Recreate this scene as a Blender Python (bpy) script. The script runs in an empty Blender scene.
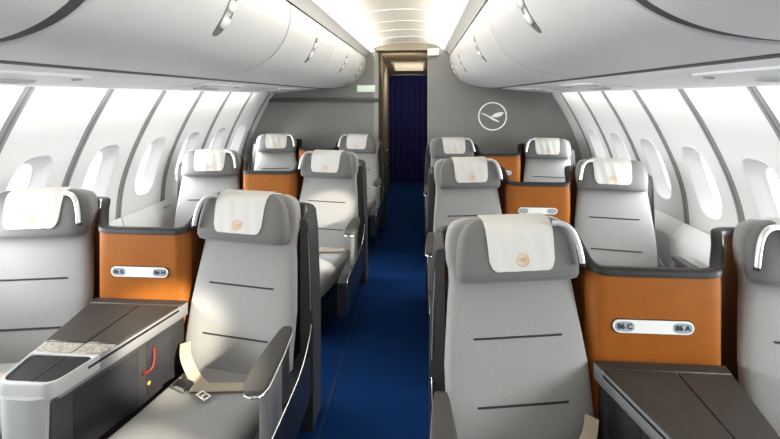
import bpy, bmesh, math, random
from mathutils import Vector, Matrix, Euler
random.seed(7)
SC = bpy.context.scene
COL = SC.collection
PI = math.pi
CX = -0.18            # cabin centre line

# ------------------------------------------------------------------ materials
MATS = {}
def mat(name, rgb, rough=.5, metal=0., spec=.5, noise=None, bump=None, emit=None, coat=0., sheen=0.):
    if name in MATS: return MATS[name]
    m = bpy.data.materials.new(name); m.use_nodes = True
    nt = m.node_tree; b = nt.nodes['Principled BSDF']
    b.inputs['Base Color'].default_value = (*rgb, 1)
    b.inputs['Roughness'].default_value = rough
    b.inputs['Metallic'].default_value = metal
    b.inputs['Specular IOR Level'].default_value = spec
    b.inputs['Coat Weight'].default_value = coat
    b.inputs['Sheen Weight'].default_value = sheen
    tc = nt.nodes.new('ShaderNodeTexCoord')
    if noise:
        sc, amt = noise
        n = nt.nodes.new('ShaderNodeTexNoise'); n.inputs['Scale'].default_value = sc
        n.inputs['Detail'].default_value = 4
        nt.links.new(tc.outputs['Object'], n.inputs['Vector'])
        r = nt.nodes.new('ShaderNodeValToRGB')
        r.color_ramp.elements[0].position = .3; r.color_ramp.elements[1].position = .7
        r.color_ramp.elements[0].color = (*[c*(1-amt) for c in rgb], 1)
        r.color_ramp.elements[1].color = (*[min(1, c*(1+amt)) for c in rgb], 1)
        nt.links.new(n.outputs['Fac'], r.inputs['Fac'])
        nt.links.new(r.outputs['Color'], b.inputs['Base Color'])
    if bump:
        sc, st, dist = bump
        n2 = nt.nodes.new('ShaderNodeTexNoise'); n2.inputs['Scale'].default_value = sc
        n2.inputs['Detail'].default_value = 3
        nt.links.new(tc.outputs['Object'], n2.inputs['Vector'])
        bp = nt.nodes.new('ShaderNodeBump'); bp.inputs['Strength'].default_value = st
        bp.inputs['Distance'].default_value = dist
        nt.links.new(n2.outputs['Fac'], bp.inputs['Height'])
        nt.links.new(bp.outputs['Normal'], b.inputs['Normal'])
    if emit:
        b.inputs['Emission Color'].default_value = (*emit[0], 1)
        b.inputs['Emission Strength'].default_value = emit[1]
    MATS[name] = m
    return m

FABRIC   = mat('grey_fabric', (.285,.281,.272), .9, noise=(240,.07), bump=(420,.2,.0015), sheen=.25)
HEADFAB  = mat('headrest_fabric', (.165,.163,.157), .9, noise=(240,.07), bump=(420,.2,.0015), sheen=.2)
WING_SHADED    = mat('shaded_wing', (.13,.042,.006), .65)  # panel orange darkened to hold the shade behind the seats
LINING_SHADED   = mat('shaded_lining', (.12,.04,.01), .7)  # orange lining with the shell's shadow put into its colour
COVER    = mat('white_cloth', (.60,.59,.56), .85, bump=(300,.15,.002))
SEAM     = mat('seam_thread', (.03,.03,.032), .8)
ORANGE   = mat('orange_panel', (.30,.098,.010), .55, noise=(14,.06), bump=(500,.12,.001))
SHELL    = mat('dark_shell', (.062,.061,.059), .42)
RIM      = mat('rim_grey', (.026,.025,.024), .5)
SHELLBK  = mat('shell_back', (.30,.30,.30), .4)
GOLD     = mat('emblem_orange', (.72,.36,.07), .6)
CHROME   = mat('brushed_metal', (.78,.78,.77), .22, metal=1.)
STEEL    = mat('bright_bar', (.80,.80,.80), .3, metal=.6)
CONTOP   = mat('console_top', (.047,.041,.035), .5, spec=.3, noise=(30,.10), bump=(260,.12,.001))
CONBODY  = mat('console_body', (.042,.042,.042), .38)
CONGREY  = mat('console_rail', (.20,.20,.20), .35)
PATTERN  = mat('console_pattern', (.26,.235,.20), .6, noise=(120,.55))
WHITEP   = mat('white_plastic', (.78,.78,.76), .3)
CONWHITE = mat('console_white', (.36,.36,.35), .35)
TRAY     = mat('tray_dark', (.045,.046,.045), .5)
BLACK    = mat('black_gap', (.006,.006,.006), .7)
RED      = mat('red_strap', (.09,.008,.004), .6)
BELT     = mat('belt_webbing', (.40,.34,.265), .8, bump=(500,.25,.001))
BUCKLE   = mat('buckle_black', (.02,.02,.02), .35)
ARMTOP   = mat('armrest_pad', (.075,.071,.066), .6, spec=.3, bump=(300,.1,.001))
ARMSIDE  = mat('armrest_grey', (.20,.20,.195), .35)
SKIRT    = mat('side_skirt', (.035,.035,.04), .25)
CARPET   = mat('navy_carpet', (.0080,.034,.112), .95, spec=.05, noise=(160,.35), bump=(700,.5,.004))
TRACK    = mat('carpet_line', (.012,.026,.065), .8)
WALL     = mat('sidewall_panel', (.84,.84,.83), .45)
RIB      = mat('sidewall_rib', (.30,.305,.305), .45)
BINM     = mat('bin_plastic', (.62,.615,.60), .45, bump=(3,.02,.01))
BINGAP   = mat('bin_gap', (.10,.098,.095), .6)
UNDER    = mat('bin_underside', (.86,.86,.85), .35)
FASCIA   = mat('fascia', (.72,.70,.66), .4)
CEIL     = mat('ceiling_panel', (.80,.76,.69), .6)
CEILLINE = mat('ceiling_line', (.95,.93,.88), .5, emit=((1,.96,.88), .35))  # panel seams brightened by a glow of their own, no lamps
COVE     = mat('cove_light', (1,1,.97), .5, emit=((1,.955,.87), 5.0))
COVE2    = mat('cove_mid', (1,1,.97), .5, emit=((1,.955,.87), 1.3))
COVE3    = mat('cove_edge', (1,1,.97), .5, emit=((1,.955,.87), .6))
BULK     = mat('bulkhead_grey', (.300,.300,.285), .5)
BULKD    = mat('bulkhead_trim', (.13,.13,.125), .5)
PASSW    = mat('passage_wall', (.22,.20,.175), .45)
PASSC    = mat('passage_ceiling', (.42,.37,.29), .5)
CURTAIN  = mat('curtain_blue', (.045,.052,.24), .9, bump=(300,.2,.002))
EXITM    = mat('exit_panel', (.7,.8,.7), .3, emit=((.66,.86,.68), .28))
WARMP    = mat('warm_panel', (.8,.75,.65), .3, emit=((1,.86,.66), .45))
PLATE    = mat('plate_white', (.80,.80,.78), .35)
PLATEG   = mat('plate_grey', (.36,.38,.40), .4)
INK      = mat('plate_ink', (.02,.035,.05), .6)
EMBLEMW  = mat('emblem_white', (.85,.85,.82), .4, emit=((1,1,.97), .25))  # unlit emblem, faint emission added to lift its brightness
LATCHR   = mat('latch_recess', (.20,.19,.175), .5)
LATCHW   = mat('latch_white', (.80,.79,.76), .25)
REVEAL   = mat('window_reveal', (.82,.82,.82), .4)
VENTM    = mat('service_grey', (.48,.48,.48), .4)
LOCKER   = mat('locker_white', (.78,.78,.78), .35)

def glass_mat():
    m = bpy.data.materials.new('window_glass'); m.use_nodes = True
    nt = m.node_tree; nt.nodes.clear()
    o = nt.nodes.new('ShaderNodeOutputMaterial'); mx = nt.nodes.new('ShaderNodeMixShader')
    t = nt.nodes.new('ShaderNodeBsdfTransparent'); g = nt.nodes.new('ShaderNodeBsdfGlossy')
    g.inputs['Roughness'].default_value = .05
    mx.inputs[0].default_value = .03
    nt.links.new(t.outputs[0], mx.inputs[1])
    nt.links.new(g.outputs[0], mx.inputs[2]); nt.links.new(mx.outputs[0], o.inputs[0])
    return m
GLASS = glass_mat()

# ------------------------------------------------------------------ mesh helpers
def se_loop(a, b, n=4., N=40):
    out = []
    for i in range(N):
        t = 2*PI*i/N; c, s = math.cos(t), math.sin(t)
        out.append((a*math.copysign(abs(c)**(2/n), c), b*math.copysign(abs(s)**(2/n), s)))
    return out

def add_loft(bm, loops, cap=True, closed=True):
    rows = [[bm.verts.new(p) for p in L] for L in loops]
    for A, B in zip(rows, rows[1:]):
        n = len(A)
        for i in range(n if closed else n-1):
            j = (i+1) % n
            try: bm.faces.new((A[i], A[j], B[j], B[i]))
            except ValueError: pass
    if cap and closed:
        bm.faces.new(rows[0][::-1]); bm.faces.new(rows[-1])
    return rows

def add_box(bm, lo, hi, bev=0., seg=2, M=None):
    r = bmesh.ops.create_cube(bm, size=1)
    vs = r['verts']
    for v in vs:
        v.co = Vector([(lo[k]+hi[k])/2 + v.co[k]*(hi[k]-lo[k]) for k in range(3)])
    if bev > 0:
        es = list({e for v in vs for e in v.link_edges})
        g = bmesh.ops.bevel(bm, geom=es, offset=bev, segments=seg, profile=.5, affect='EDGES')
        vs = list({v for f in g['faces'] for v in f.verts} | {v for v in vs if v.is_valid})
    if M is not None:
        for v in vs: v.co = M @ v.co
    return vs

def add_prism(bm, pts, z0, z1, bev=0., seg=2):
    """outline pts (x,y) extruded along z"""
    n = len(pts)
    a = [bm.verts.new((x, y, z0)) for x, y in pts]; b = [bm.verts.new((x, y, z1)) for x, y in pts]
    fs = [bm.faces.new(a[::-1]), bm.faces.new(b)]
    for i in range(n):
        j = (i+1) % n; fs.append(bm.faces.new((a[i], a[j], b[j], b[i])))
    if bev > 0:
        es = list({e for f in fs for e in f.edges})
        bmesh.ops.bevel(bm, geom=es, offset=bev, segments=seg, profile=.5, affect='EDGES')

def add_tube(bm, path, r, n=10, flat=1.):
    P = [Vector(p) for p in path]; loops = []
    up = Vector((0, 0, 1))
    prev = None
    for i, p in enumerate(P):
        t = (P[min(i+1, len(P)-1)] - P[max(i-1, 0)]).normalized()
        if prev is None:
            s = t.cross(up)
            if s.length < .1: s = t.cross(Vector((0, 1, 0)))
            s.normalize()
        else:
            s = (prev - t*prev.dot(t)).normalized()
        prev = s; u = s.cross(t)
        rr = r[i] if isinstance(r, (list, tuple)) else r
        loops.append([p + s*rr*math.cos(2*PI*k/n) + u*rr*flat*math.sin(2*PI*k/n) for k in range(n)])
    add_loft(bm, loops)

def add_strap(bm, path, w, th, side=Vector((1, 0, 0))):
    P = [Vector(p) for p in path]; loops = []
    for i, p in enumerate(P):
        t = (P[min(i+1, len(P)-1)] - P[max(i-1, 0)]).normalized()
        nrm = Vector((0, -.35, 1)); s = t.cross(nrm).normalized(); u = s.cross(t).normalized()
        loops.append([p + s*w/2 + u*th/2, p - s*w/2 + u*th/2, p - s*w/2 - u*th/2, p + s*w/2 - u*th/2])
    add_loft(bm, loops)

def smooth_path(pts, n=8):
    P = [Vector(p) for p in pts]; out = []
    for i in range(len(P)-1):
        p0 = P[max(i-1, 0)]; p1 = P[i]; p2 = P[i+1]; p3 = P[min(i+2, len(P)-1)]
        for k in range(n):
            t = k/n
            out.append(.5*((2*p1) + (p2-p0)*t + (2*p0-5*p1+4*p2-p3)*t*t + (3*p1-p0-3*p2+p3)*t**3))
    out.append(P[-1]); return out

def obj(name, bm, m, parent=None, loc=None, smooth=True, ang=40, xf=None):
    if xf is not None: bm.transform(xf)
    bmesh.ops.recalc_face_normals(bm, faces=bm.faces)
    me = bpy.data.meshes.new(name); bm.to_mesh(me); bm.free()
    if smooth:
        for p in me.polygons: p.use_smooth = True
        me.set_sharp_from_angle(angle=math.radians(ang))
    me.materials.append(m)
    o = bpy.data.objects.new(name, me); COL.objects.link(o)
    if parent: o.parent = parent
    if loc: o.location = loc
    return o

def B(): return bmesh.new()
def tag(o, label, cat, group=None):
    o['label'] = label; o['category'] = cat
    if group: o['group'] = group
    return o
def thing(name, label, cat, loc=(0, 0, 0), rz=0, group=None):
    o = bpy.data.objects.new(name, None); o.empty_display_size = .05; COL.objects.link(o)
    o.location = loc; o.rotation_euler = (0, 0, rz)
    return tag(o, label, cat, group)
def struct(name, bm, m, parent=None, **k):
    o = obj(name, bm, m, parent, **k); o['kind'] = 'structure'; return o
def dup(root, loc, label=None, rz=None):
    r = root.copy(); COL.objects.link(r); r.location = loc
    if rz is not None: r.rotation_euler = (0, 0, rz)
    if label: r['label'] = label
    for ch in list(root.children):
        c = ch.copy(); COL.objects.link(c); c.parent = r
        for g in list(ch.children):
            d = g.copy(); COL.objects.link(d); d.parent = c
    return r

def text_mesh(name, body, size, m, parent, M):
    cu = bpy.data.curves.new(name, 'FONT'); cu.body = body; cu.size = size
    cu.align_x = 'CENTER'; cu.align_y = 'CENTER'; cu.extrude = .0006; cu.offset = size*.018
    cu.resolution_u = 4
    t = bpy.data.objects.new('tmp_text', cu); COL.objects.link(t)
    bpy.context.view_layer.update()
    me = bpy.data.meshes.new_from_object(t.evaluated_get(bpy.context.evaluated_depsgraph_get()))
    bpy.data.objects.remove(t); bpy.data.curves.remove(cu)
    me.transform(M); me.name = name
    me.materials.clear(); me.materials.append(m)
    o = bpy.data.objects.new(name, me); COL.objects.link(o); o.parent = parent
    return o

def interp(tab, x):
    if x <= tab[0][0]: return tab[0][1]
    for (a, va), (b, vb) in zip(tab, tab[1:]):
        if x <= b: return va + (vb-va)*(x-a)/(b-a)
    return tab[-1][1]
def sinterp(tab, x):
    """smooth monotone-ish interpolation"""
    n = len(tab)
    if x <= tab[0][0]: return tab[0][1]
    if x >= tab[-1][0]: return tab[-1][1]
    for i in range(n-1):
        if x <= tab[i+1][0]:
            x0, y0 = tab[i]; x1, y1 = tab[i+1]; h = x1-x0
            m0 = (y1-tab[max(i-1,0)][1])/(x1-tab[max(i-1,0)][0])
            j = min(i+2, n-1); m1 = (tab[j][1]-y0)/(tab[j][0]-x0)
            t = (x-x0)/h
            return (2*t**3-3*t*t+1)*y0 + (t**3-2*t*t+t)*h*m0 + (-2*t**3+3*t*t)*y1 + (t**3-t*t)*h*m1

# emblem: flying crane inside a ring, in the plane x-z facing -y, unit radius
CRANE_BODY = [(-.80,.20),(-.70,.235),(-.52,.16),(-.25,.02),(-.05,-.10),(.12,-.16),(.32,-.26),(.48,-.36),(.44,-.40),(.28,-.37),(.05,-.28),(-.18,-.13),(-.42,.03),(-.62,.13)]
CRANE_WING = [(-.16,-.04),(.02,-.07),(.30,-.06),(.48,-.02),(.62,.06),(.70,.16),(.80,.28),(.55,.285),(.30,.25),(.14,.17),(.02,.06)]
def emblem_mesh(R, th):
    bm = B()
    N = 48
    loops = []
    for i in range(N+1):
        a = 2*PI*i/N; c, s = math.cos(a), math.sin(a)
        loops.append([(R*c, 0, R*s), (R*c, -th, R*s), (R*.91*c, -th, R*.91*s), (R*.91*c, 0, R*.91*s)])
    add_loft(bm, loops, cap=False)
    for poly in (CRANE_BODY, CRANE_WING):
        a = [bm.verts.new((x*R, -th, z*R)) for x, z in poly]
        b = [bm.verts.new((x*R, 0, z*R)) for x, z in poly]
        bm.faces.new(a); bm.faces.new(b[::-1])
        for i in range(len(poly)):
            j = (i+1) % len(poly); bm.faces.new((a[i], b[i], b[j], a[j]))
    bmesh.ops.remove_doubles(bm, verts=bm.verts, dist=1e-6)
    return bm

# ------------------------------------------------------------------ seat (faces -y, origin on the floor below the head)
YAW = math.radians(10)
BACK = [  # z, front y, width, thickness
    (.355,-.105,.40,.05),(.37,-.118,.49,.09),(.40,-.120,.520,.105),(.47,-.110,.532,.085),(.55,-.092,.532,.085),(.65,-.068,.529,.085),
    (.75,-.045,.508,.085),(.85,-.022,.485,.085),(.92,-.006,.468,.08),(.97,.006,.468,.078),(1.0,.012,.484,.078),(1.05,.018,.488,.076),
    (1.09,.024,.480,.072),(1.12,.030,.458,.075),(1.14,.036,.425,.062),(1.152,.044,.37,.045),(1.156,.053,.30,.022)]
HEAD = [
    (.945,-.022,0.397,.03),(.948,-.038,0.430,.055),(.957,-.054,0.448,.08),(.974,-.062,0.457,.092),(1.0,-.062,0.455,.096),(1.04,-.054,0.448,.092),(1.08,-.045,0.435,.086),(1.11,-.037,0.416,.078),(1.135,-.027,0.389,.064),(1.150,-.016,0.359,.048),(1.160,-.003,0.321,.03),(1.164,.008,0.283,.012)]
def se_front(x, w, t, n):
    k = min(1., abs(2*x/w)); return t/2*(1-k**n)**(1/n)
def front_y(tab, x, z, n):
    yf = interp([(r[0], r[1]) for r in tab], z); w = interp([(r[0], r[2]) for r in tab], z); t = interp([(r[0], r[3]) for r in tab], z)
    return yf + t/2 - se_front(x, w, t, n)
def pillow(tab, n, N=56):
    bm = B()
    add_loft(bm, [[(x, yf+t/2+y, z) for x, y in se_loop(w/2, t/2, n, N)] for z, yf, w, t in tab])
    return bm

def make_seat(name, sgn, label, loc, adz=0.):
    """sgn=+1: neighbour seat and console lie on its +x side"""
    rz = YAW*sgn
    t = thing(name, label, 'seat', loc, rz, 'cabin seats in pairs')
    unyaw = Matrix.Rotation(-rz, 4, 'Z')
    o_ = -sgn                                            # outboard direction
    bk = obj('backrest', pillow(BACK, 5), FABRIC, t, ang=60)
    for zz, hw in ((.752, .165), (.540, .165)):
        bm = B(); pts = [(x, front_y(BACK, x, zz, 5)-.0005, zz) for x in [hw*(-1+2*i/14) for i in range(15)]]
        add_tube(bm, pts, .0036, 8); obj('back_seam', bm, SEAM, bk)
    hd = obj('headrest', pillow(HEAD, 5), HEADFAB, t, ang=60, xf=Matrix.Translation((sgn*.008, 0, 0)))
    # cloth cover
    bm = B(); hw, rc, z0, zt = .122, .035, .998, 1.162
    nx, nz = 25, 18; rows = []
    for j in range(nz+4):
        row = []
        for i in range(nx):
            x = -hw + 2*hw*i/(nx-1)
            xt = x*(1+.05*min(j, nz)/nz)
            dx = max(0, abs(x)-(hw-rc)); zb = z0 + rc - math.sqrt(max(0, rc*rc-dx*dx))
            if j <= nz:
                z = zb + (zt-zb)*j/nz
                y = front_y(HEAD, xt, z, 5) - .005 + .0012*math.sin(x*95+z*20)
            else:
                z = zt + .006; y = front_y(HEAD, xt, zt, 5) + .02*(j-nz)
            row.append((xt+sgn*.010, y, z))
        rows.append(row)
    add_loft(bm, rows, cap=False, closed=False)
    bmesh.ops.recalc_face_normals(bm, faces=bm.faces)
    bmesh.ops.solidify(bm, geom=bm.faces[:], thickness=.003)
    cv = obj('headrest_cover', bm, COVER, t, ang=60)
    zc = 1.036; yc = front_y(HEAD, 0, zc, 5)-.0085
    obj('emblem', emblem_mesh(.0225, .0012), GOLD, cv, xf=Matrix.Translation((sgn*.010, yc, zc)) @ Matrix.Rotation(-math.radians(9), 4, 'X'))
    # grab bar on the inboard upper corner
    bm = B(); w = sgn
    pts = [(w*.137, -.030, 1.155), (w*.160, -.036, 1.156), (w*.186, -.044, 1.147), (w*.205, -.052, 1.125), (w*.218, -.060, 1.09), (w*.227, -.068, 1.045), (w*.230, -.070, 1.02)]
    add_tube(bm, smooth_path(pts, 5), .0105, 12)
    bar = obj('grab_bar', bm, STEEL, t)
    bm = B(); add_tube(bm, [(w*.230, -.070, 1.021), (w*.231, -.070, 1.010)], .0115, 12); obj('bar_foot', bm, BUCKLE, bar)
    # cushion
    bm = B(); loops = []
    for y, sw, sh, dz in [(-.04,.9,.6,0),(-.06,.97,.9,0),(-.10,1,1,0),(-.4,1,1,-.004),(-.6,1,1,.004),(-.74,1,1,.006),(-.79,.99,.93,.002),(-.82,.96,.8,-.006),(-.838,.9,.6,-.014),(-.845,.8,.35,-.02)]:
        loops.append([(x*sw, y, .315+dz+z*sh) for x, z in se_loop(.240, .085, 4.5, 48)])
    add_loft(bm, loops); obj('seat_cushion', bm, FABRIC, t, ang=60)
    bm = B(); add_box(bm, (-.215, -.74, .03), (.215, .02, .24), .02); obj('pedestal', bm, SKIRT, t)
    # belt
    zc = .404
    sb = B(); add_strap(sb, smooth_path([(w*.240,-.115,.495),(w*.20,-.165,.468),(w*.14,-.205,.436),(w*.085,-.235,.418),(w*.04,-.255,zc+.009),(w*.012,-.275,zc+.005)],6), .046, .003)
    st = obj('seat_belt', sb, BELT, t)
    b2 = B(); add_strap(b2, smooth_path([(-w*.20,-.17,zc+.012),(-w*.14,-.205,zc+.008),(-w*.06,-.235,zc+.012),(w*.02,-.258,zc+.012),(w*.09,-.268,zc+.006)],6), .038, .003)
    obj('belt_tail', b2, BELT, st)
    b3 = B(); M3 = Matrix.Translation((w*.125, -.268, zc+.014)) @ Matrix.Rotation(.25*w, 4, 'Z')
    add_box(b3, (-.034,-.024,-.011), (.034,.024,.011), .006, 2, M3); obj('buckle', b3, BUCKLE, st)
    b3 = B(); add_box(b3, (-.034,-.027,-.011), (.034,-.0245,.006), .001, 1, M3); obj('buckle_edge', b3, CHROME, st)
    b4 = B(); M4 = Matrix.Translation((w*.008, -.300, zc+.007)) @ Matrix.Rotation(.35*w, 4, 'Z')
    add_box(b4, (-.032,-.018,-.002), (.032,-.008,.002), .001, 1, M4)
    add_box(b4, (-.026,.010,-.002), (.026,.018,.002), .001, 1, M4)
    add_box(b4, (-.032,-.010,-.002), (-.022,.016,.002), .001, 1, M4); add_box(b4, (.022,-.010,-.002), (.032,.016,.002), .001, 1, M4)
    add_box(b4, (-.005,-.010,-.002), (.005,.016,.002), .001, 1, M4)
    obj('belt_tongue', b4, CHROME, st)
    # armrest (outboard), squared to the cabin; lowered on the window side
    bm = B(); ax = o_*.280; loops = []; up = Matrix.Translation((0, 0, adz)); axf = unyaw @ up
    for y, hw, hh, dz in [(-.265,.014,.008,.006),(-.272,.020,.012,.006),(-.31,.026,.016,.006),(-.44,.036,.017,.006),(-.58,.040,.016,.004),(-.62,.038,.015,.003),(-.642,.031,.012,.002),(-.652,.020,.008,.001)]:
        loops.append([(ax+x, y, .675+dz+z) for x, z in se_loop(hw, hh, 5, 28)])
    add_loft(bm, loops); ar = obj('armrest', bm, ARMTOP, t, ang=55, xf=axf)
    bm = B(); pts = [(ax+o_*.024,-.285,.669),(ax+o_*.035,-.44,.666),(ax+o_*.040,-.58,.665),(ax+o_*.038,-.62,.664),(ax+o_*.025,-.647,.663),(ax,-.655,.663),(ax-o_*.026,-.645,.663)]
    add_tube(bm, smooth_path(pts, 5), .0045, 8); obj('armrest_trim', bm, CHROME, ar, xf=axf)
    bm = B(); add_box(bm, (min(ax-o_*.005, ax+o_*.02), -.575, .40-adz*.6), (max(ax-o_*.005, ax+o_*.02), -.40, .665), .005)
    obj('armrest_support', bm, ARMSIDE, ar, xf=axf)
    bm = B(); add_box(bm, (min(ax-o_*.008, ax+o_*.014), -.34, .42-adz*.6), (max(ax-o_*.008, ax+o_*.014), -.285, .668), .006)
    obj('armrest_post', bm, SHELL, ar, xf=axf)
    # side skirt along the aisle / wall, squared to the cabin
    bm = B(); ys = [-.845,-.835,-.80,-.5,-.2,.05,.20]
    prof = []
    xo, xi = .300, .235
    for y in ys:
        zt = .432 if y > -.83 else .420; zt -= .03*max(0, (y+.8))
        zb = .20
        a = xi; 
        prof.append([(o_*xi, y, zb), (o_*xo, y, zb), (o_*(xo+.004), y, (zb+zt)/2), (o_*xo, y, zt), (o_*xi, y, zt-.004)])
    add_loft(bm, prof); sk = obj('side_skirt', bm, SKIRT, t, xf=unyaw, ang=30)
    bm = B(); pts = [(o_*xo,-.842,.215),(o_*xo,-.846,.30),(o_*xo,-.846,.40),(o_*xo,-.83,.428),(o_*xo,-.78,.434),(o_*xo,-.4,.422),(o_*xo,-.15,.43),(o_*(xo+.001),0.0,.50),(o_*(xo+.002),.045,.60)]
    add_tube(bm, smooth_path(pts, 6), .0035, 8); obj('skirt_trim', bm, CHROME, sk, xf=unyaw)
    # outer shell wrapping behind the outboard shoulder
    def shell_path(off, n=10):
        """offset off from the inner face outwards"""
        r = .075; pts = [(.10, .252+off), (.14, .252+off), (.17, .252+off)]
        cx_, cy_ = .252-r, .252-r
        for k in range(n+1):
            a = PI/2*(1-k/n); pts.append((cx_+(r+off)*math.cos(a), cy_+(r+off)*math.sin(a)))
        pts += [(.252+off, .12), (.252+off, .06), (.252+off, .022)]
        return pts
    inn, out = shell_path(0), shell_path(.042)
    def shell_top(i, n): 
        k = i/(n-1); return 1.062 - .02*max(0, (k-.75)/.25)**2
    bm = B(); loops = []; n = len(inn)
    for i in range(n):
        (ix, iy), (ox, oy) = inn[i], out[i]; zt = shell_top(i, n)
        L = []
        for x, y, z in ((ix,iy,.04),(ox+.016,oy+.01,.04),(ox+.016,oy+.01,.55),(ox+.004,oy,.95),(ox-.006,oy-.004,zt-.012),(ox-.014,oy-.008,zt),(ix+.006,iy+.004,zt),(ix,iy,zt-.01)):
            L.append((o_*x, y, z))
        loops.append(L)
    add_loft(bm, loops); sh = obj('side_shell', bm, SHELL, t, xf=unyaw, ang=35)
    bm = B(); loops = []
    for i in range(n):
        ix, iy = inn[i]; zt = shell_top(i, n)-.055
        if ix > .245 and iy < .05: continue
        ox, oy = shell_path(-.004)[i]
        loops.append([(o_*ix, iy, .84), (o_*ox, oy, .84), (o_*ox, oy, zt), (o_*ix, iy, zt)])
    add_loft(bm, loops); obj('shaded_lining', bm, LINING_SHADED, sh, xf=unyaw, ang=35)
    bm = B(); add_tube(bm, smooth_path([(o_*.302,.018,.62),(o_*.297,.020,.8),(o_*.288,.022,1.0)],6), .003, 8)
    obj('shell_highlight', bm, ARMSIDE, sh, xf=unyaw)  # pale tube standing in for the highlight along the shell edge
    return t

# ------------------------------------------------------------------ divider between the two seats of a pair
WIDE = [(.475,.205),(.41,.205),(.372,.201),(.343,.186),(.324,.157),(.302,.12),(.274,.08),(.248,.043),(.230,.016),(.202,.001),(.12,0),(0,0)]
NARROW = [(.475,.205),(.41,.205),(.35,.203),(.305,.196),(.275,.178),(.258,.145),(.248,.10),(.239,.058),(.224,.022),(.195,.002),(.12,0),(0,0)]
SLIM = [(x-.025 if x > .19 else x, y) for x, y in NARROW]
KINDS = (NARROW, WIDE, SLIM)
def ribbon_path(wl, wr):
    L = smooth_path([(-x, y, 0) for x, y in KINDS[wl]], 5)
    Rr = smooth_path([(-x, y, 0) for x, y in KINDS[wr]], 5)
    return L+[Vector((-p.x, p.y, 0)) for p in Rr[:-1]][::-1]
def ribbon_top(p):
    k = min(1, max(0, (p.y-.02)/.165)); e = min(1, max(0, (abs(p.x)-.14)/.11))
    return .987 + .014*e*e + .082*k*k*(3-2*k)
def ribbon(off0, off1, z0f, z1f, wl=0, wr=0, bev=False, sel=None):
    P = ribbon_path(wl, wr)
    if sel == 'mid': P = [p for p in P if p.y < .055]
    if sel == 'left': P = [p for p in P if p.x < 0 and p.y > .045]
    if sel == 'right': P = [p for p in P if p.x > 0 and p.y > .045]
    P = list(P); bm = B(); loops = []
    for i, p in enumerate(P):
        t = (P[min(i+1, len(P)-1)] - P[max(i-1, 0)]).normalized(); nrm = Vector((-t.y, t.x, 0))   # points to +y side on the panel
        z0, z1 = z0f(p), z1f(p)
        a = p + nrm*off0; b = p + nrm*off1
        if bev:
            a2 = p + nrm*(off0+.006); b2 = p + nrm*(off1-.006)
            loops.append([(a.x, a.y, z0), (b.x, b.y, z0), (b.x, b.y, z1-.006), (b2.x, b2.y, z1), (a2.x, a2.y, z1), (a.x, a.y, z1-.006)])
        else: loops.append([(a.x, a.y, z0), (b.x, b.y, z0), (b.x, b.y, z1), (a.x, a.y, z1)])
    add_loft(bm, loops); return bm
def make_divider(loc, label, left_txt=None, right_txt=None, wl=0, wr=0):
    t = thing('privacy_divider', label, 'divider', loc, 0, 'orange dividers between paired seats')
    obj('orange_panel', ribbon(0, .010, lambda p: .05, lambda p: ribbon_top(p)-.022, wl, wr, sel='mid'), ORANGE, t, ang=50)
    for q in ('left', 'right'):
        obj('shaded_wing', ribbon(-.001, .010, lambda p: .05, lambda p: ribbon_top(p)-.022, wl, wr, sel=q), WING_SHADED, t, ang=50)
    obj('rear_panel', ribbon(.0105, .028, lambda p: .05, lambda p: ribbon_top(p)-.022, wl, wr), SHELLBK, t, ang=50)
    bm = ribbon(-.006, .034, lambda p: ribbon_top(p)-.022, lambda p: ribbon_top(p)+.004, wl, wr, True)
    obj('rim', bm, RIM, t, ang=50)
    plate(t, left_txt, right_txt)
    return t
def plate(t, lt, rt):
    bm = B(); pc = (-.015, .785); L, Hh = .1425, .0235
    pts = []
    for k in range(13): a = -PI/2+PI*k/12; pts.append((L-Hh+Hh*math.cos(a), Hh*math.sin(a)))
    for k in range(13): a = PI/2+PI*k/12; pts.append((-L+Hh+Hh*math.cos(a), Hh*math.sin(a)))
    face = Matrix.Translation((pc[0], 0, pc[1])) @ Matrix.Rotation(PI/2, 4, 'X')     # local z -> -y
    add_prism(bm, pts, .0, .007, .0015, 1)
    pl = obj('number_plate', bm, PLATE, t, xf=face)
    bm = B(); add_prism(bm, [(x*1.018, y*1.10) for x, y in pts], 0, .003); obj('plate_edge', bm, RIM, pl, xf=face)
    for s, tx in ((-1, lt), (1, rt)):
        bm = B(); q = [(s*(L-.041)+.034*c, .0185*d) for c, d in se_loop(1, 1, 3, 28)]
        add_prism(bm, q, .0065, .0076); obj('plate_oval', bm, PLATEG, pl, xf=face)
        if tx: text_mesh('plate_text', tx, .0265, INK, pl, face @ Matrix.Translation((s*(L-.041), 0, .0082)))

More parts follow.
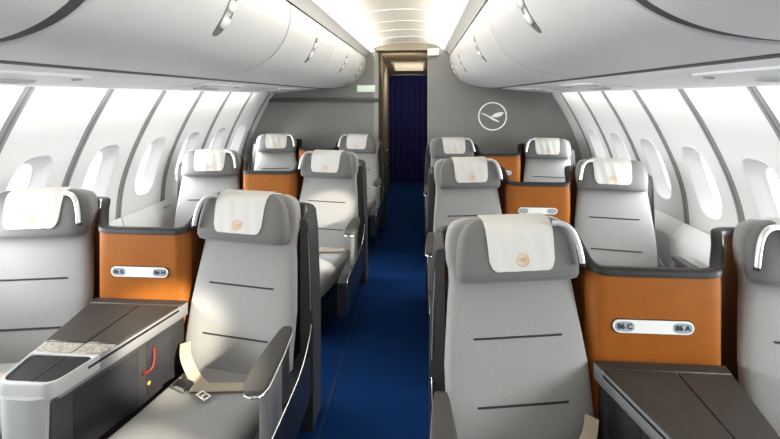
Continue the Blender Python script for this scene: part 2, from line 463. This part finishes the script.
# ------------------------------------------------------------------ console
def make_console(loc, label):
    t = thing('centre_console', label, 'console', loc, 0, 'consoles between paired seats')
    yb, yf = -.012, -.635
    def w(v, inset=0): return .232 + (.098-.232)*v - inset
    def Y(v): return yb + (yf-yb)*v
    def quad(v0, v1, u0, u1, inset=0): return [(w(v0, inset)*u0, Y(v0)), (w(v0, inset)*u1, Y(v0)), (w(v1, inset)*u1, Y(v1)), (w(v1, inset)*u0, Y(v1))][::-1]
    # body below the slab
    bm = B(); add_prism(bm, quad(0, .985, -1, 1, .016), .03, .598, .012, 2); body = obj('console_body', bm, CONBODY, t)
    for s in (-1, 1):          # recessed pockets in both flanks
        for v0, v1, z0, z1 in ((.10, .36, .36, .58), (.42, .86, .30, .57)):
            bm = B()
            a = [(s*(w(v0, .016)+.0015), Y(v0)), (s*(w(v1, .016)+.0015), Y(v1)), (s*(w(v1, .016)-.01), Y(v1)), (s*(w(v0, .016)-.01), Y(v0))]
            add_prism(bm, a, z0, z1); obj('side_pocket', bm, SKIRT, body)
    bm = B(); v0, v1 = .30, .34
    p = smooth_path([(w(.3,.016)-.0+.004, Y(.30), .545), (w(.31,.016)+.012, Y(.31), .51), (w(.33,.016)+.016, Y(.33), .475), (w(.36,.016)+.012, Y(.36), .462), (w(.40,.016)+.006, Y(.40), .468)], 5)
    add_tube(bm, p, .008, 8, .5); obj('red_tab', bm, RED, body)
    bm = B(); add_tube(bm, [(w(.34,.016)-.002, Y(.34), .405), (w(.34,.016)+.004, Y(.34), .405)], .008, 12); obj('yellow_button', bm, GOLD, body)
    # slab
    bm = B(); add_prism(bm, quad(0, .965, -1, 1), .594, .656, .007, 2); slab = obj('slab', bm, CONGREY, t)
    for s in (-1, 1):
        bm = B(); a = [(s*(w(.10)+.0015), Y(.10)), (s*(w(.80)+.0015), Y(.80)), (s*(w(.80)-.006), Y(.80)), (s*(w(.10)-.006), Y(.10))]
        add_prism(bm, a, .637, .646); obj('slab_gap', bm, BLACK, slab)
    bm = B(); add_prism(bm, quad(.003, .085, -.99, .99), .652, .662, .003, 1); obj('rear_strip', bm, CONTOP, t)
    for u0, u1 in ((-.985, .125), (.150, .985)):
        bm = B(); add_prism(bm, quad(.093, .60, u0, u1), .652, .662, .003, 1); obj('top_panel', bm, CONTOP, t)
    for u0, u1 in ((-.985, .125), (.150, .985)):
        bm = B(); add_prism(bm, quad(.608, .715, u0, u1), .652, .662, .002, 1); obj('patterned_strip', bm, PATTERN, t)
    # tray frame: white rounded rim around two dark trays
    bm = B()
    def rr(v0, v1, ins, z, rad, N=8):
        q = quad(v0, v1, -1, 1, ins); out = []
        for i in range(4):
            c = Vector(q[i]); a = (Vector(q[i-1])-c); b = (Vector(q[(i+1) % 4])-c)
            r = rad[i]
            pa, pb = c+a.normalized()*r, c+b.normalized()*r
            for k in range(N+1):
                tt = k/N; pt = pa*(1-tt)**2 + c*2*tt*(1-tt) + pb*tt*tt; out.append((pt.x, pt.y, z))
        return out
    # quad order reversed: [front-left.. ] radii
    ro, ri = (.035,.035,.005,.005), (.035,.035,.03,.03)
    loops = [rr(.722, 1.012, -.001, .610, ro), rr(.722, 1.012, -.001, .657, ro), rr(.724, 1.006, .001, .663, ro), rr(.738, .988, .006, .663, ri), rr(.741, .985, .008, .660, ri), rr(.741, .985, .008, .648, ri)]
    add_loft(bm, loops, cap=False); fr = obj('tray_frame', bm, CONWHITE, t, ang=50)
    bm = B(); L = rr(.740, .986, .0075, .658, ri); vs = [bm.verts.new(p) for p in L]; bm.faces.new(vs)
    bmesh.ops.solidify(bm, geom=bm.faces[:], thickness=.004); obj('tray', bm, TRAY, t)
    bm = B(); add_prism(bm, quad(.745, .98, .03, .11, .010), .6575, .6595); obj('tray_ridge', bm, BLACK, t)
    # white front panel of the console
    bm = B()
    wf = .080; loops = []
    for z, sc in ((.035,.80),(.10,.84),(.35,.92),(.55,.98),(.62,1.0)):
        loops.append([(x*sc, yf-.004-.020*(1-(abs(x)/wf)**4)+yy, z) for x, yy in [(-wf+2*wf*i/12, 0) for i in range(13)]] + [(wf*sc, yf+.03, z), (-wf*sc, yf+.03, z)])
    add_loft(bm, loops); obj('front_panel', bm, CONWHITE, t, ang=50)
    return t

# ------------------------------------------------------------------ place the seat pairs
PITCH = 1.645
RX, RY = .868, 1.675        # centre of the right pair, its front row depth
LX, LY = -1.295, 2.03
HS = .52
DX = {('K',0): -.05, ('H',0): -.044, ('A',0): .032, ('C',0): -.005, ('K',1): .012, ('K',2): .04, ('H',2): .02}
lab = {
 ('K',0): 'grey window seat nearest the camera, beside the 86 K end of its number plate',
 ('H',0): 'grey aisle seat with beige belt in full view, beside number 86 H',
 ('C',0): 'grey seat at the aisle, beside the 86 C end of its number plate',
 ('A',0): 'grey window seat cut by the frame, beside the 86 A end of its plate',
 ('K',1): 'grey window seat in the second row behind the 86 K and 86 H divider',
 ('H',1): 'grey sunlit aisle seat directly behind seat 86 H, second row',
 ('C',1): 'grey aisle seat directly behind seat 86 C, second row',
 ('A',1): 'pale grey window seat in the second row behind the 86 C and 86 A divider',
 ('K',2): 'small grey window seat in the rear row before the plain left bulkhead',
 ('H',2): 'small grey aisle seat in the rear row below the exit sign',
 ('C',2): 'small grey aisle seat in the rear row before the emblem bulkhead',
 ('A',2): 'small grey window seat in the rear row right of the emblem',
}
PROTO = {}
for r in range(3):
    for side, (cx, cy) in (('L', (LX, LY)), ('R', (RX, RY))):
        ids = ('K', 'H') if side == 'L' else ('C', 'A')
        y = cy + PITCH*r
        for s, idn in ((1, ids[0]), (-1, ids[1])):
            x = cx - s*HS + DX.get((idn, r), 0)
            l = lab[(idn, r)]; nm = 'passenger_seat'
            win = idn in 'KA'; key = (s, win)
            if key not in PROTO: PROTO[key] = make_seat(nm, s, l, (x, y, 0), -.12 if win else 0.)
            else: dup(PROTO[key], (x, y, 0), l, YAW*s)
make_divider((LX-.03, LY, 0), 'orange divider carrying the plate with numbers 86 K and 86 H', '86 K', '86 H', 1, 2)
make_divider((RX-.012, RY, 0), 'orange divider carrying the plate with numbers 86 C and 86 A', '86 C', '86 A', 0, 1)
dv = make_divider((LX, LY+PITCH, 0), 'orange divider between the second row seats on the left of the aisle')
dup(dv, (RX, RY+PITCH, 0), 'orange divider between the second row seats on the right of the aisle')
dup(dv, (LX+.03, LY+2*PITCH, 0), 'orange divider between the rear row seats below the exit sign')
dup(dv, (RX, RY+2*PITCH, 0), 'orange divider between the rear row seats before the emblem bulkhead')
cl = make_console((LX-.030, LY, 0), 'grey console with dark trays and white front beside seat 86 H')
dup(cl, (RX-.012, RY, 0), 'console with dark brown split top in front of number plate 86 C and 86 A')
CONSOLE_PROTO = cl

# ------------------------------------------------------------------ cabin shell
YF = -.75                           # shell runs from behind the camera ...
YBL, YBR = 5.68, 5.40               # ... to the bulkheads
WP = [(0,2.07),(.2,2.095),(.45,2.105),(.7,2.10),(.9,2.08),(1.05,2.042),(1.2,1.985),(1.35,1.915),(1.5,1.835),(1.68,1.725)]
def wx(z): return sinterp(WP, z)

bm = B(); add_box(bm, (-2.6, YF-.4, -.05), (2.2, 9.2, 0)); struct('floor', bm, CARPET)
for i, (x, y0, y1) in enumerate(((-.487, .6, 8.4), (-.40+.0, 5.2, 8.4))):
    if i: continue
    bm = B(); add_box(bm, (x-.004, y0, .0), (x+.004, y1, .0025)); struct('trim_1', bm, TRACK)
bm = B(); add_box(bm, (.055-.004, .6, .0), (.055+.004, 8.4, .0025)); struct('trim_2', bm, TRACK)

def wall_point(side, y, z, out=0.):
    h = .002; d = (wx(z+h)-wx(z-h))/(2*h); L = math.hypot(1, d)
    return (CX + side*(wx(z)+out/L), y, z - out*d/L)
RIBW = .034
win_no = 0
for side, sn, ph in ((-1, 'left', 2.045), (1, 'right', 2.20)):
    yend = (YBL if side < 0 else YBR)
    ribs = [ph + .572*k for k in range(-5, 8)]
    ribs = [y for y in ribs if y < yend-.05]
    edges = ribs + [yend+.02]
    bm = B()
    hole = []
    for k in range(len(ribs)):
        y0, y1 = edges[k]+RIBW*.8, edges[k+1]-RIBW*.8
        if k == len(ribs)-1: y1 = edges[-1]
        yc = (edges[k]+edges[k]+.572)/2; zc = 1.055
        if y1-y0 < .45:
            zs = [1.68*i/24 for i in range(25)]
            add_loft(bm, [[wall_point(side, y, z) for z in zs] for y in (y0, y1)], cap=False, closed=False); continue
        N = 72; a, b = .135, .235
        angs = [2*PI*i/N for i in range(N)]
        cor = [math.atan2(z-zc, y-yc) % (2*PI) for y in (y0, y1) for z in (0, 1.68)]
        angs = sorted(set(angs) | set(cor))
        rows = []
        for ti in range(17):
            tt = (ti/16)**1.2; row = []
            for an in angs:
                c, s_ = math.cos(an), math.sin(an)
                ry = 1/max(abs(c)/(y1-yc) if c > 0 else abs(c)/(yc-y0), (s_/(1.68-zc)) if s_ > 0 else -s_/zc, 1e-9)
                k_ = (abs(c/a)**3.2 + abs(s_/b)**3.2)**(-1/3.2)
                rr_ = k_ + (ry-k_)*tt
                row.append(wall_point(side, yc+rr_*c, zc+rr_*s_))
            rows.append(row)
        add_loft(bm, rows, cap=False)
        hole.append((yc, zc, a, b, angs))
    w_ = struct('wall_'+sn, bm, WALL, ang=50)
    # ribs between the panels
    for y in ribs:
        bm = B(); zs = [1.68*i/30 for i in range(31)]
        loops = []
        for z in zs:
            loops.append([wall_point(side, y-RIBW, z, .012), wall_point(side, y-RIBW*.75, z, -.006), wall_point(side, y-.008, z, -.006), wall_point(side, y, z, .006), wall_point(side, y+.008, z, -.006), wall_point(side, y+RIBW*.75, z, -.006), wall_point(side, y+RIBW, z, .012)])
        add_loft(bm, loops, cap=False, closed=False)
        struct('trim_%d' % (len([o for o in bpy.data.objects if o.name.startswith('trim_')])+1), bm, RIB, ang=35)
    for yc, zc, a, b, angs in hole:
        win_no += 1
        bm = B(); rows = []
        def ring(a_, b_, dz, out, n=3.2):
            row = []
            for an in angs:
                c, s_ = math.cos(an), math.sin(an); k_ = (abs(c/a_)**n + abs(s_/b_)**n)**(-1/n)
                row.append(wall_point(side, yc+k_*c, zc+dz+k_*s_, out))
            return row
        rows = [ring(a+.004, b+.004, 0, -.004), ring(a-.004, b-.004, 0, -.002), ring(a-.010, b-.012, -.002, .012), ring(.116, .198, -.012, .055), ring(.106, .176, -.014, .075), ring(.100, .170, -.014, .075), ring(.098, .168, -.014, .085)]
        add_loft(bm, rows, cap=False)
        wi = struct('window_%d' % win_no, bm, REVEAL, ang=45)
        bm = B(); row = ring(.101, .171, -.014, .083); vs = [bm.verts.new(p) for p in row]; ctr = bm.verts.new(wall_point(side, yc, zc-.014, .083))
        for i in range(len(vs)): bm.faces.new((vs[i], vs[(i+1) % len(vs)], ctr))
        pn = obj('pane', bm, GLASS, wi); pn['kind'] = 'structure'
        # daylight entering through this window
        ld = bpy.data.lights.new('window_daylight', 'AREA'); ld.shape = 'RECTANGLE'; ld.size = .19; ld.size_y = .33
        ld.energy = 5.2 if side > 0 else 6.2; ld.spread = math.radians(115); ld.color = (.93, .97, 1)
        lo = bpy.data.objects.new('window_daylight', ld); COL.objects.link(lo)
        p = Vector(wall_point(side, yc, zc, -.012)); lo.location = p
        lo.rotation_euler = Vector((-side, 0, -.32)).to_track_quat('-Z', 'Y').to_euler()
    # low side lockers below the windows
    bn = .0
    y = ph - 2*.572
    li = 0
    while y < yend-.3:
        y1 = min(y+1.14, yend-.01)
        bm = B(); xin = 2.035 if side < 0 else 1.975
        pr = [(xin, .02), (xin, .60), (xin+.012, .625), (wx(.72)-.03, .715), (wx(.6)-.03, .60), (wx(.3)-.03, .30), (wx(.05)-.035, .02)]
        add_loft(bm, [[(CX+side*x, yy, z) for x, z in pr] for yy in (y+.004, y1-.004)])
        pos = ['beside the front row', 'beside the second row', 'beside the rear row', 'by the bulkhead'][min(li, 3)]
        li += 1
        if y1 > 0.2:
            lk = tag(obj('side_locker', bm, LOCKER, None, ang=30), 'low white locker under the %s windows, number' % sn, 'locker', 'white lockers under the windows')
            lk['label'] = 'low white wall locker under the %s windows %s' % (sn, pos)
            bm = B(); dx = side
            c = Vector((CX+side*(xin+.022), (y+y1)/2, .665))
            add_box(bm, (-.018,-.05,-.004), (.018,.05,.004), .003, 1, Matrix.Translation(c) @ Matrix.Rotation(-side*math.atan2(.11,.15), 4, 'Y'))
            obj('lid_latch', bm, VENTM, lk)
        else: bm.free()
        y += 1.144

# ------------------------------------------------------------------ overhead bins
BP = [(.530,2.128),(.528,2.075),(.535,2.02),(.552,1.96),(.580,1.905),(.622,1.853),(.68,1.807),(.755,1.771),(.85,1.746),(.97,1.732),(1.10,1.732)]
BPs = [(p.x, p.y) for p in smooth_path([(x, z, 0) for x, z in BP], 4)]
def bp_at(s):
    f = s*(len(BPs)-1); i = min(int(f), len(BPs)-2); u = f-i
    return BPs[i][0]*(1-u)+BPs[i+1][0]*u, BPs[i][1]*(1-u)+BPs[i+1][1]*u
def bp_n(s):
    a, b = bp_at(max(0, s-.01)), bp_at(min(1, s+.01)); d = Vector((b[0]-a[0], b[1]-a[1])).normalized()
    return Vector((-d.y, d.x))*-1      # toward cabin (down/inward)
SEAMS = [-.55, 1.0, 2.38, 3.62, 4.88]
names = ['nearest the camera, above the front row', 'above the front row, second from the camera', 'above the second row', 'between second and rear row', 'beside the bulkhead, last and shortest']
def bp3(side, y, s, out=0.):
    x, z = bp_at(s); n = bp_n(s)
    return (CX+side*(x+n.x*out), y, z+n.y*out)
for side, sn, yend in ((-1, 'left', YBL), (1, 'right', YBR)):
    seams = SEAMS+[yend-.003]
    for i in range(len(SEAMS)):
        g = .022 if i == 1 else .006; g2 = .022 if i == 0 else .006
        y0, y1 = seams[i]+(g if i else 0), seams[i+1]-(g2 if i < len(SEAMS)-1 else 0)
        t = thing('overhead_bin', 'white curved overhead bin on the %s, %s' % (sn, names[i]), 'overhead bin', (CX+side*.9, y0, 1.75), 0, 'overhead bins')
        inv = Matrix.Translation((-(CX+side*.9), -y0, -1.75))
        bm = B(); ys = [y0, y0+.004, y0+.012] + [y0+(y1-y0)*k/6 for k in range(1, 6)] + [y1-.012, y1-.004, y1]
        loops = []
        for y in ys:
            e = min(y-y0, y1-y); o_ = 0 if e >= .0119 else (-.002 if e > .003 else -.008)
            loops.append([bp3(side, y, k/48, o_) for k in range(49)] + [bp3(side, y, (48-k)/48, -.03) for k in range(49)])
        add_loft(bm, loops); d = obj('bin_door', bm, BINM, t, xf=inv, ang=50)
        if i:
            bm = B(); so = -.009 if i == 1 else -.0045; ya, yb_ = seams[i]-g+.0005, seams[i]+g-.0005
            add_loft(bm, [[bp3(side, y, k/48, so) for k in range(49)] + [bp3(side, y, (48-k)/48, -.028) for k in range(49)] for y in (ya, yb_)])
            obj('gap_shade', bm, BINGAP, t, xf=inv, ang=50)  # dark filler puts the open gap's shade into its colour
        # carcase behind the door
        bm = B(); loops = []
        for y in (y0+.002, y1-.002):
            loops.append([bp3(side, y, k/16, -.034) for k in range(17)] + [(CX+side*1.3, y, 1.80), (CX+side*1.3, y, 2.2), (CX+side*.60, y, 2.2)])
        add_loft(bm, loops); obj('bin_body', bm, BINGAP, t, xf=inv)
        # latch: long recess with two pale buttons
        yc = (max(y0, .3)+y1)/2 if i else .3; 
        if i == 1: yc = 1.66
        def patch(sc, sl, yw, out, th, off=0.):
            bm = B(); top, bot = [], []
            N = 24
            Lg = sum(math.dist(BPs[k], BPs[k+1]) for k in range(len(BPs)-1))
            ringp = [[], [], []]
            for k in range(N):
                a = 2*PI*k/N; c, s_ = math.cos(a), math.sin(a)
                c = math.copysign(abs(c)**.7, c); s_ = math.copysign(abs(s_)**.7, s_)
                for q, (m_, o) in enumerate(((1, out-.004), (.96, out+th*.6), (.75, out+th))):
                    ringp[q].append(bp3(side, yc+off+yw*c*m_, sc+sl*s_*m_, o))
            add_loft(bm, ringp); return bm
        la = obj('latch', patch(.34, .16, .036, .0005, .0025), LATCHR, t, xf=inv, ang=50)
        for sc in (.285, .395):
            obj('latch_button', patch(sc, .038, .026, .002, .012), LATCHW, la, xf=inv, ang=60)
    # long pieces around the bins: dark back gap, underside, fascia, cove lamp
    def sweep(pts, m, name, y0=YF, y1=yend, close=False, ang=40):
        bm = B(); ys = [y0+(y1-y0)*k/8 for k in range(9)]
        add_loft(bm, [[(CX+side*x, y, z) for x, z in pts] for y in ys], cap=False, closed=close)
        return struct(name, bm, m, ang=ang)
    tn = lambda: 'trim_%d' % (len([o for o in bpy.data.objects if o.name.startswith('trim_')])+1)
    sweep([(1.085,1.76),(1.092,1.729),(1.10,1.7265),(1.128,1.7245),(1.136,1.727),(1.14,1.76)], BINGAP, tn())
    sweep([(1.134,1.755),(1.136,1.727),(1.145,1.721),(1.30,1.705),(1.50,1.687),(1.63,1.673),(1.69,1.668),(1.705,1.672),(1.708,1.69),(1.70,1.72)], UNDER, 'ceiling_'+sn)
    sweep([(1.70,1.72),(1.74,1.72),(1.745,1.66)], UNDER, tn())
    sweep([(.60,2.20),(.545,2.15),(.527,2.136),(.522,2.142),(.500,2.165),(.475,2.185),(.462,2.193)], FASCIA, tn())
    cov = [(.462,2.193),(.452,2.203),(.42,2.226),(.395,2.241),(.365,2.252)] if side > 0 else [(.462,2.193),(.452,2.203),(.40,2.226),(.345,2.243),(.29,2.252)]
    for q, m_ in enumerate((COVE3, COVE, COVE2, COVE3)):
        sweep(cov[q:q+2], m_, tn())
    # service units under the bins
    for k, y in enumerate((1.55, 3.2, 4.75)):
        t = thing('service_unit', 'pale reading light unit under the %s bins, %s' % (sn, ['front row', 'second row', 'rear row'][k]), 'service unit', (CX+side*1.40, y, 1.70), 0, 'service units under the bins')
        sl = math.atan2(-.018, .2)
        M = Matrix.Rotation(side*math.atan2(.018, .2), 4, 'Y')
        bm = B(); add_prism(bm, [(.17*c, .33*s) for c, s in se_loop(1, 1, 5, 40)], -.012, .0, .003, 1); obj('unit_panel', bm, UNDER, t, xf=Matrix.Translation((0,0,.0)) @ M)
        bm = B(); add_prism(bm, [(.035*c+side*.03, .16*s+.02) for c, s in se_loop(1, 1, 4, 32)], -.020, -.010, .003, 1); obj('reading_light', bm, VENTM, t, xf=M)
        for q in (-.26, .26):
            bm = B(); add_prism(bm, [(-side*.10+.020*math.cos(2*PI*a/20), q+.020*math.sin(2*PI*a/20)) for a in range(20)], -.019, -.010, .003, 1); obj('air_nozzle', bm, VENTM, t, xf=M)

# ceiling
ec0, ec1 = CX-.29, CX+.365
bm = B(); N = 16
def ceil_z(u): return 2.252 + .035*(1-(2*u-1)**2)
ys = [YF, 2, 4, YBR+.02]
add_loft(bm, [[(ec0+(ec1-ec0)*k/N, y, ceil_z(k/N)) for k in range(N+1)] for y in ys], cap=False, closed=False)
struct('ceiling', bm, CEIL)
for k in range(-4, 6):
    y = 2.85+.5*k
    bm = B(); add_loft(bm, [[(ec0+(ec1-ec0)*q/N, yy, ceil_z(q/N)-dz) for q in range(N+1)] for yy, dz in ((y-.006, .0), (y-.005, .003), (y+.005, .003), (y+.006, 0))], cap=False, closed=False)
    struct('trim_%d' % (len([o for o in bpy.data.objects if o.name.startswith('trim_')])+1), bm, CEILLINE)

# ------------------------------------------------------------------ bulkheads, passage, curtain
PXL, PXR = -.545, .078
bm = B(); add_box(bm, (-2.40, YBL, 0), (PXL, YBL+.05, 2.42), .004, 1); struct('wall_aft', bm, BULK)
bm = B(); add_box(bm, (PXR, YBR, 0), (2.10, YBR+.05, 2.42), .004, 1); struct('wall_aft', bm, BULK)
bm = B(); add_box(bm, (PXL-.065, YBL-.010, 0), (PXL, YBL, 2.25), .003, 1); struct('trim_60', bm, mat('corner_post', (.42,.42,.40), .4))
bm = B(); add_box(bm, (-2.05, YBL-.035, 1.555), (PXL-.0, YBL-.001, 1.60), .006, 2); struct('trim_61', bm, BULKD)
# forward end behind the camera and header over the passage
bm = B(); add_box(bm, (-2.6, YF-.05, 0), (2.2, YF, 2.5)); struct('wall_front', bm, BULK)
bm = B(); add_box(bm, (PXL-.02, YBR+.005, 2.19), (PXR+.02, YBL+.05, 2.36), .004, 1); struct('trim_62', bm, PASSC)
# passage
bm = B(); add_loft(bm, [[(PXL, YBL+.05, 0), (PXL, YBL+.05, 2.3)], [(-.60, 8.45, 0), (-.60, 8.45, 2.3)]], cap=False, closed=False); struct('wall_passage_left', bm, PASSW)
bm = B(); add_loft(bm, [[(PXR, YBR+.05, 0), (PXR, YBR+.05, 2.3)], [(.12, 8.45, 0), (.12, 8.45, 2.3)]], cap=False, closed=False); struct('wall_passage_right', bm, PASSW)
bm = B(); add_loft(bm, [[(-.72, y, z), (-.42, y, z+.035), (-.26, y, z+.04), (-.06, y, z+.035), (.22, y, z)] for y, z in ((YBR+.0, 2.205), (6.6, 2.195), (7.2, 2.18), (8.2, 2.035), (8.48, 2.02))], cap=False, closed=False); struct('ceiling_passage', bm, PASSC)
bm = B(); add_box(bm, (-1.0, 8.60, 0), (.5, 8.65, 2.4)); struct('wall_passage_end', bm, BULKD)
# two bright latches on the cupboard in the passage
for z in (.72, .49):
    t = thing('cupboard_latch', 'small bright latch on the passage cupboard, %s of two' % ('upper' if z > .6 else 'lower'), 'latch', (-.575, 7.4, z), 0, 'latches on the passage cupboard')
    bm = B(); add_box(bm, (-.008, -.05, -.03), (.006, .05, .03), .003, 1); obj('backplate', bm, BULKD, t)
    bm = B(); add_box(bm, (.004, -.035, -.012), (.016, .055, .012), .004, 2, Matrix.Rotation(-.35, 4, 'X')); obj('handle', bm, CHROME, t)
# curtain
bm = B(); n = 120; rows = []
for z, am in ((.012, .030), (.6, .026), (1.2, .022), (1.7, .018), (2.03, .012)):
    rows.append([(-.63+.77*k/n, 8.42+am*math.sin(k/n*2*PI*7.5)+.006*math.sin(k/n*47), z) for k in range(n+1)])
add_loft(bm, rows, cap=False, closed=False)
bmesh.ops.solidify(bm, geom=bm.faces[:], thickness=.004)
cu = tag(obj('curtain', bm, CURTAIN, None, ang=80), 'dark blue pleated curtain closing the far end of the aisle', 'curtain')
# warm panel on the passage ceiling
t = thing('ceiling_lamp', 'warm lit panel on the passage ceiling above the blue curtain', 'lamp', (-.20, 7.55, 2.155), 0)
M = Matrix.Rotation(math.atan2(-.145, 1.0), 4, 'X')
bm = B(); add_box(bm, (-.29, -.36, -.022), (.28, .36, .0), .008, 2); obj('lamp_frame', bm, FASCIA, t, xf=M)
bm = B(); add_box(bm, (-.25, -.31, -.028), (.24, .31, -.020), .003, 1); obj('diffuser', bm, WARMP, t, xf=M)
# corner bracket on top of the right bulkhead edge
t = thing('ceiling_bracket', 'beige bracket at the top corner of the emblem bulkhead', 'bracket', (PXR+.05, YBR-.02, 2.15), 0)
bm = B(); add_box(bm, (-.05, -.02, -.03), (.09, .02, .055), .008, 2); obj('cover', bm, CEIL, t)
bm = B(); add_box(bm, (-.05, -.018, -.075), (-.025, .016, -.031), .004, 2); obj('hinge', bm, PASSW, t)
# exit sign
t = thing('exit_sign', 'small pale green lit sign on the left bulkhead below the bins', 'sign', (-.705, YBL, 1.728), 0)
bm = B(); add_box(bm, (-.122, -.014, -.047), (.122, -.001, .047), .006, 2); obj('sign_frame', bm, FASCIA, t)
bm = B(); add_box(bm, (-.113, -.019, -.038), (.113, -.013, .038), .004, 2); obj('sign_face', bm, EXITM, t)
# emblem
em = obj('emblem_sign', emblem_mesh(.172, .004), EMBLEMW, None, loc=(.858, YBR-.0005, 1.388))
tag(em, 'white crane in a ring, emblem on the grey right bulkhead', 'emblem')

# ------------------------------------------------------------------ lights
def area(name, loc, target, sx, sy, e, col=(1, 1, 1)):
    l = bpy.data.lights.new(name, 'AREA'); l.shape = 'RECTANGLE'; l.size = sx; l.size_y = sy; l.energy = e; l.color = col
    o = bpy.data.objects.new(name, l); COL.objects.link(o); o.location = loc
    o.rotation_euler = (Vector(target)-Vector(loc)).to_track_quat('-Z', 'Y').to_euler(); return o
for side in (-1, 1):      # wall wash hidden behind the lip of the bin underside
    area('wall_wash', (CX+side*1.60, 2.15, 1.655), (CX+side*1.95, 2.15, 1.1), 5.8, .03, 12 if side < 0 else 7.5, (1, .97, .92))
    area('cove_uplight', (CX+side*.36, 2.3, 2.17), (CX-side*.1, 2.3, 2.27), 6.0, .03, 10, (1, .95, .86))
def spot(name, loc, target, e, ang, blend=.3, col=(1, .93, .8), r=.05):
    l = bpy.data.lights.new(name, 'SPOT'); l.energy = e; l.spot_size = math.radians(ang); l.spot_blend = blend; l.color = col; l.shadow_soft_size = r
    o = bpy.data.objects.new(name, l); COL.objects.link(o); o.location = loc
    o.rotation_euler = (Vector(target)-Vector(loc)).to_track_quat('-Z', 'Y').to_euler(); return o
spot('sunbeam', (.75, .10, 1.66), (-1.10, 1.86, .56), 1050, 11, .7, r=.03)
spot('sunbeam', (1.2, .1, 1.6), (-.80, 1.30, .40), 550, 9, .55, r=.03)
spot('sunbeam', (1.2, 1.75, 1.6), (-.76, 3.62, .70), 700, 6.5, .5, r=.03)
spot('sunbeam', (1.2, 1.75, 1.6), (-.78, 3.25, .42), 500, 6, .5, r=.03)
area('passage_fill', (-.22, 7.2, 2.10), (-.22, 7.9, 0), .4, .6, 16, (1, .87, .68))  # fill added near the lit ceiling panel to brighten the passage
area('passage_fill', (-.25, 6.1, 1.95), (-.25, 6.6, 2.2), .3, .3, 3, (1, .87, .68))  # added upward fill for the passage ceiling, no fitting here
area('front_fill', (-.18, -.4, 2.1), (-.18, 1.6, .8), 1.2, .5, 7, (1, .98, .95))  # unseen frontal fill added behind the camera
w = bpy.data.worlds.new('sky'); SC.world = w; w.use_nodes = True
bg = w.node_tree.nodes['Background']
bg.inputs[0].default_value = (.94, .97, 1, 1)
bg.inputs[1].default_value = 1.6

# ------------------------------------------------------------------ camera
F = 443.0
cam = bpy.data.cameras.new('camera'); co = bpy.data.objects.new('camera', cam); COL.objects.link(co)
co.location = (0, 0, 1.62); co.rotation_euler = (PI/2, 0, math.atan(31/F))
cam.sensor_fit = 'HORIZONTAL'; cam.sensor_width = 36; cam.lens = F/780*36
cam.shift_y = -(219.5-97)/780; cam.clip_start = .02
SC.camera = co
SC.view_settings.view_transform = 'Standard'; SC.view_settings.look = 'Medium High Contrast'
SC.view_settings.exposure = 0
SC.cycles.use_denoising = True
SC.cycles.caustics_reflective = False; SC.cycles.caustics_refractive = False
SC.cycles.max_bounces = 8; SC.cycles.diffuse_bounces = 5; SC.cycles.sample_clamp_indirect = 6
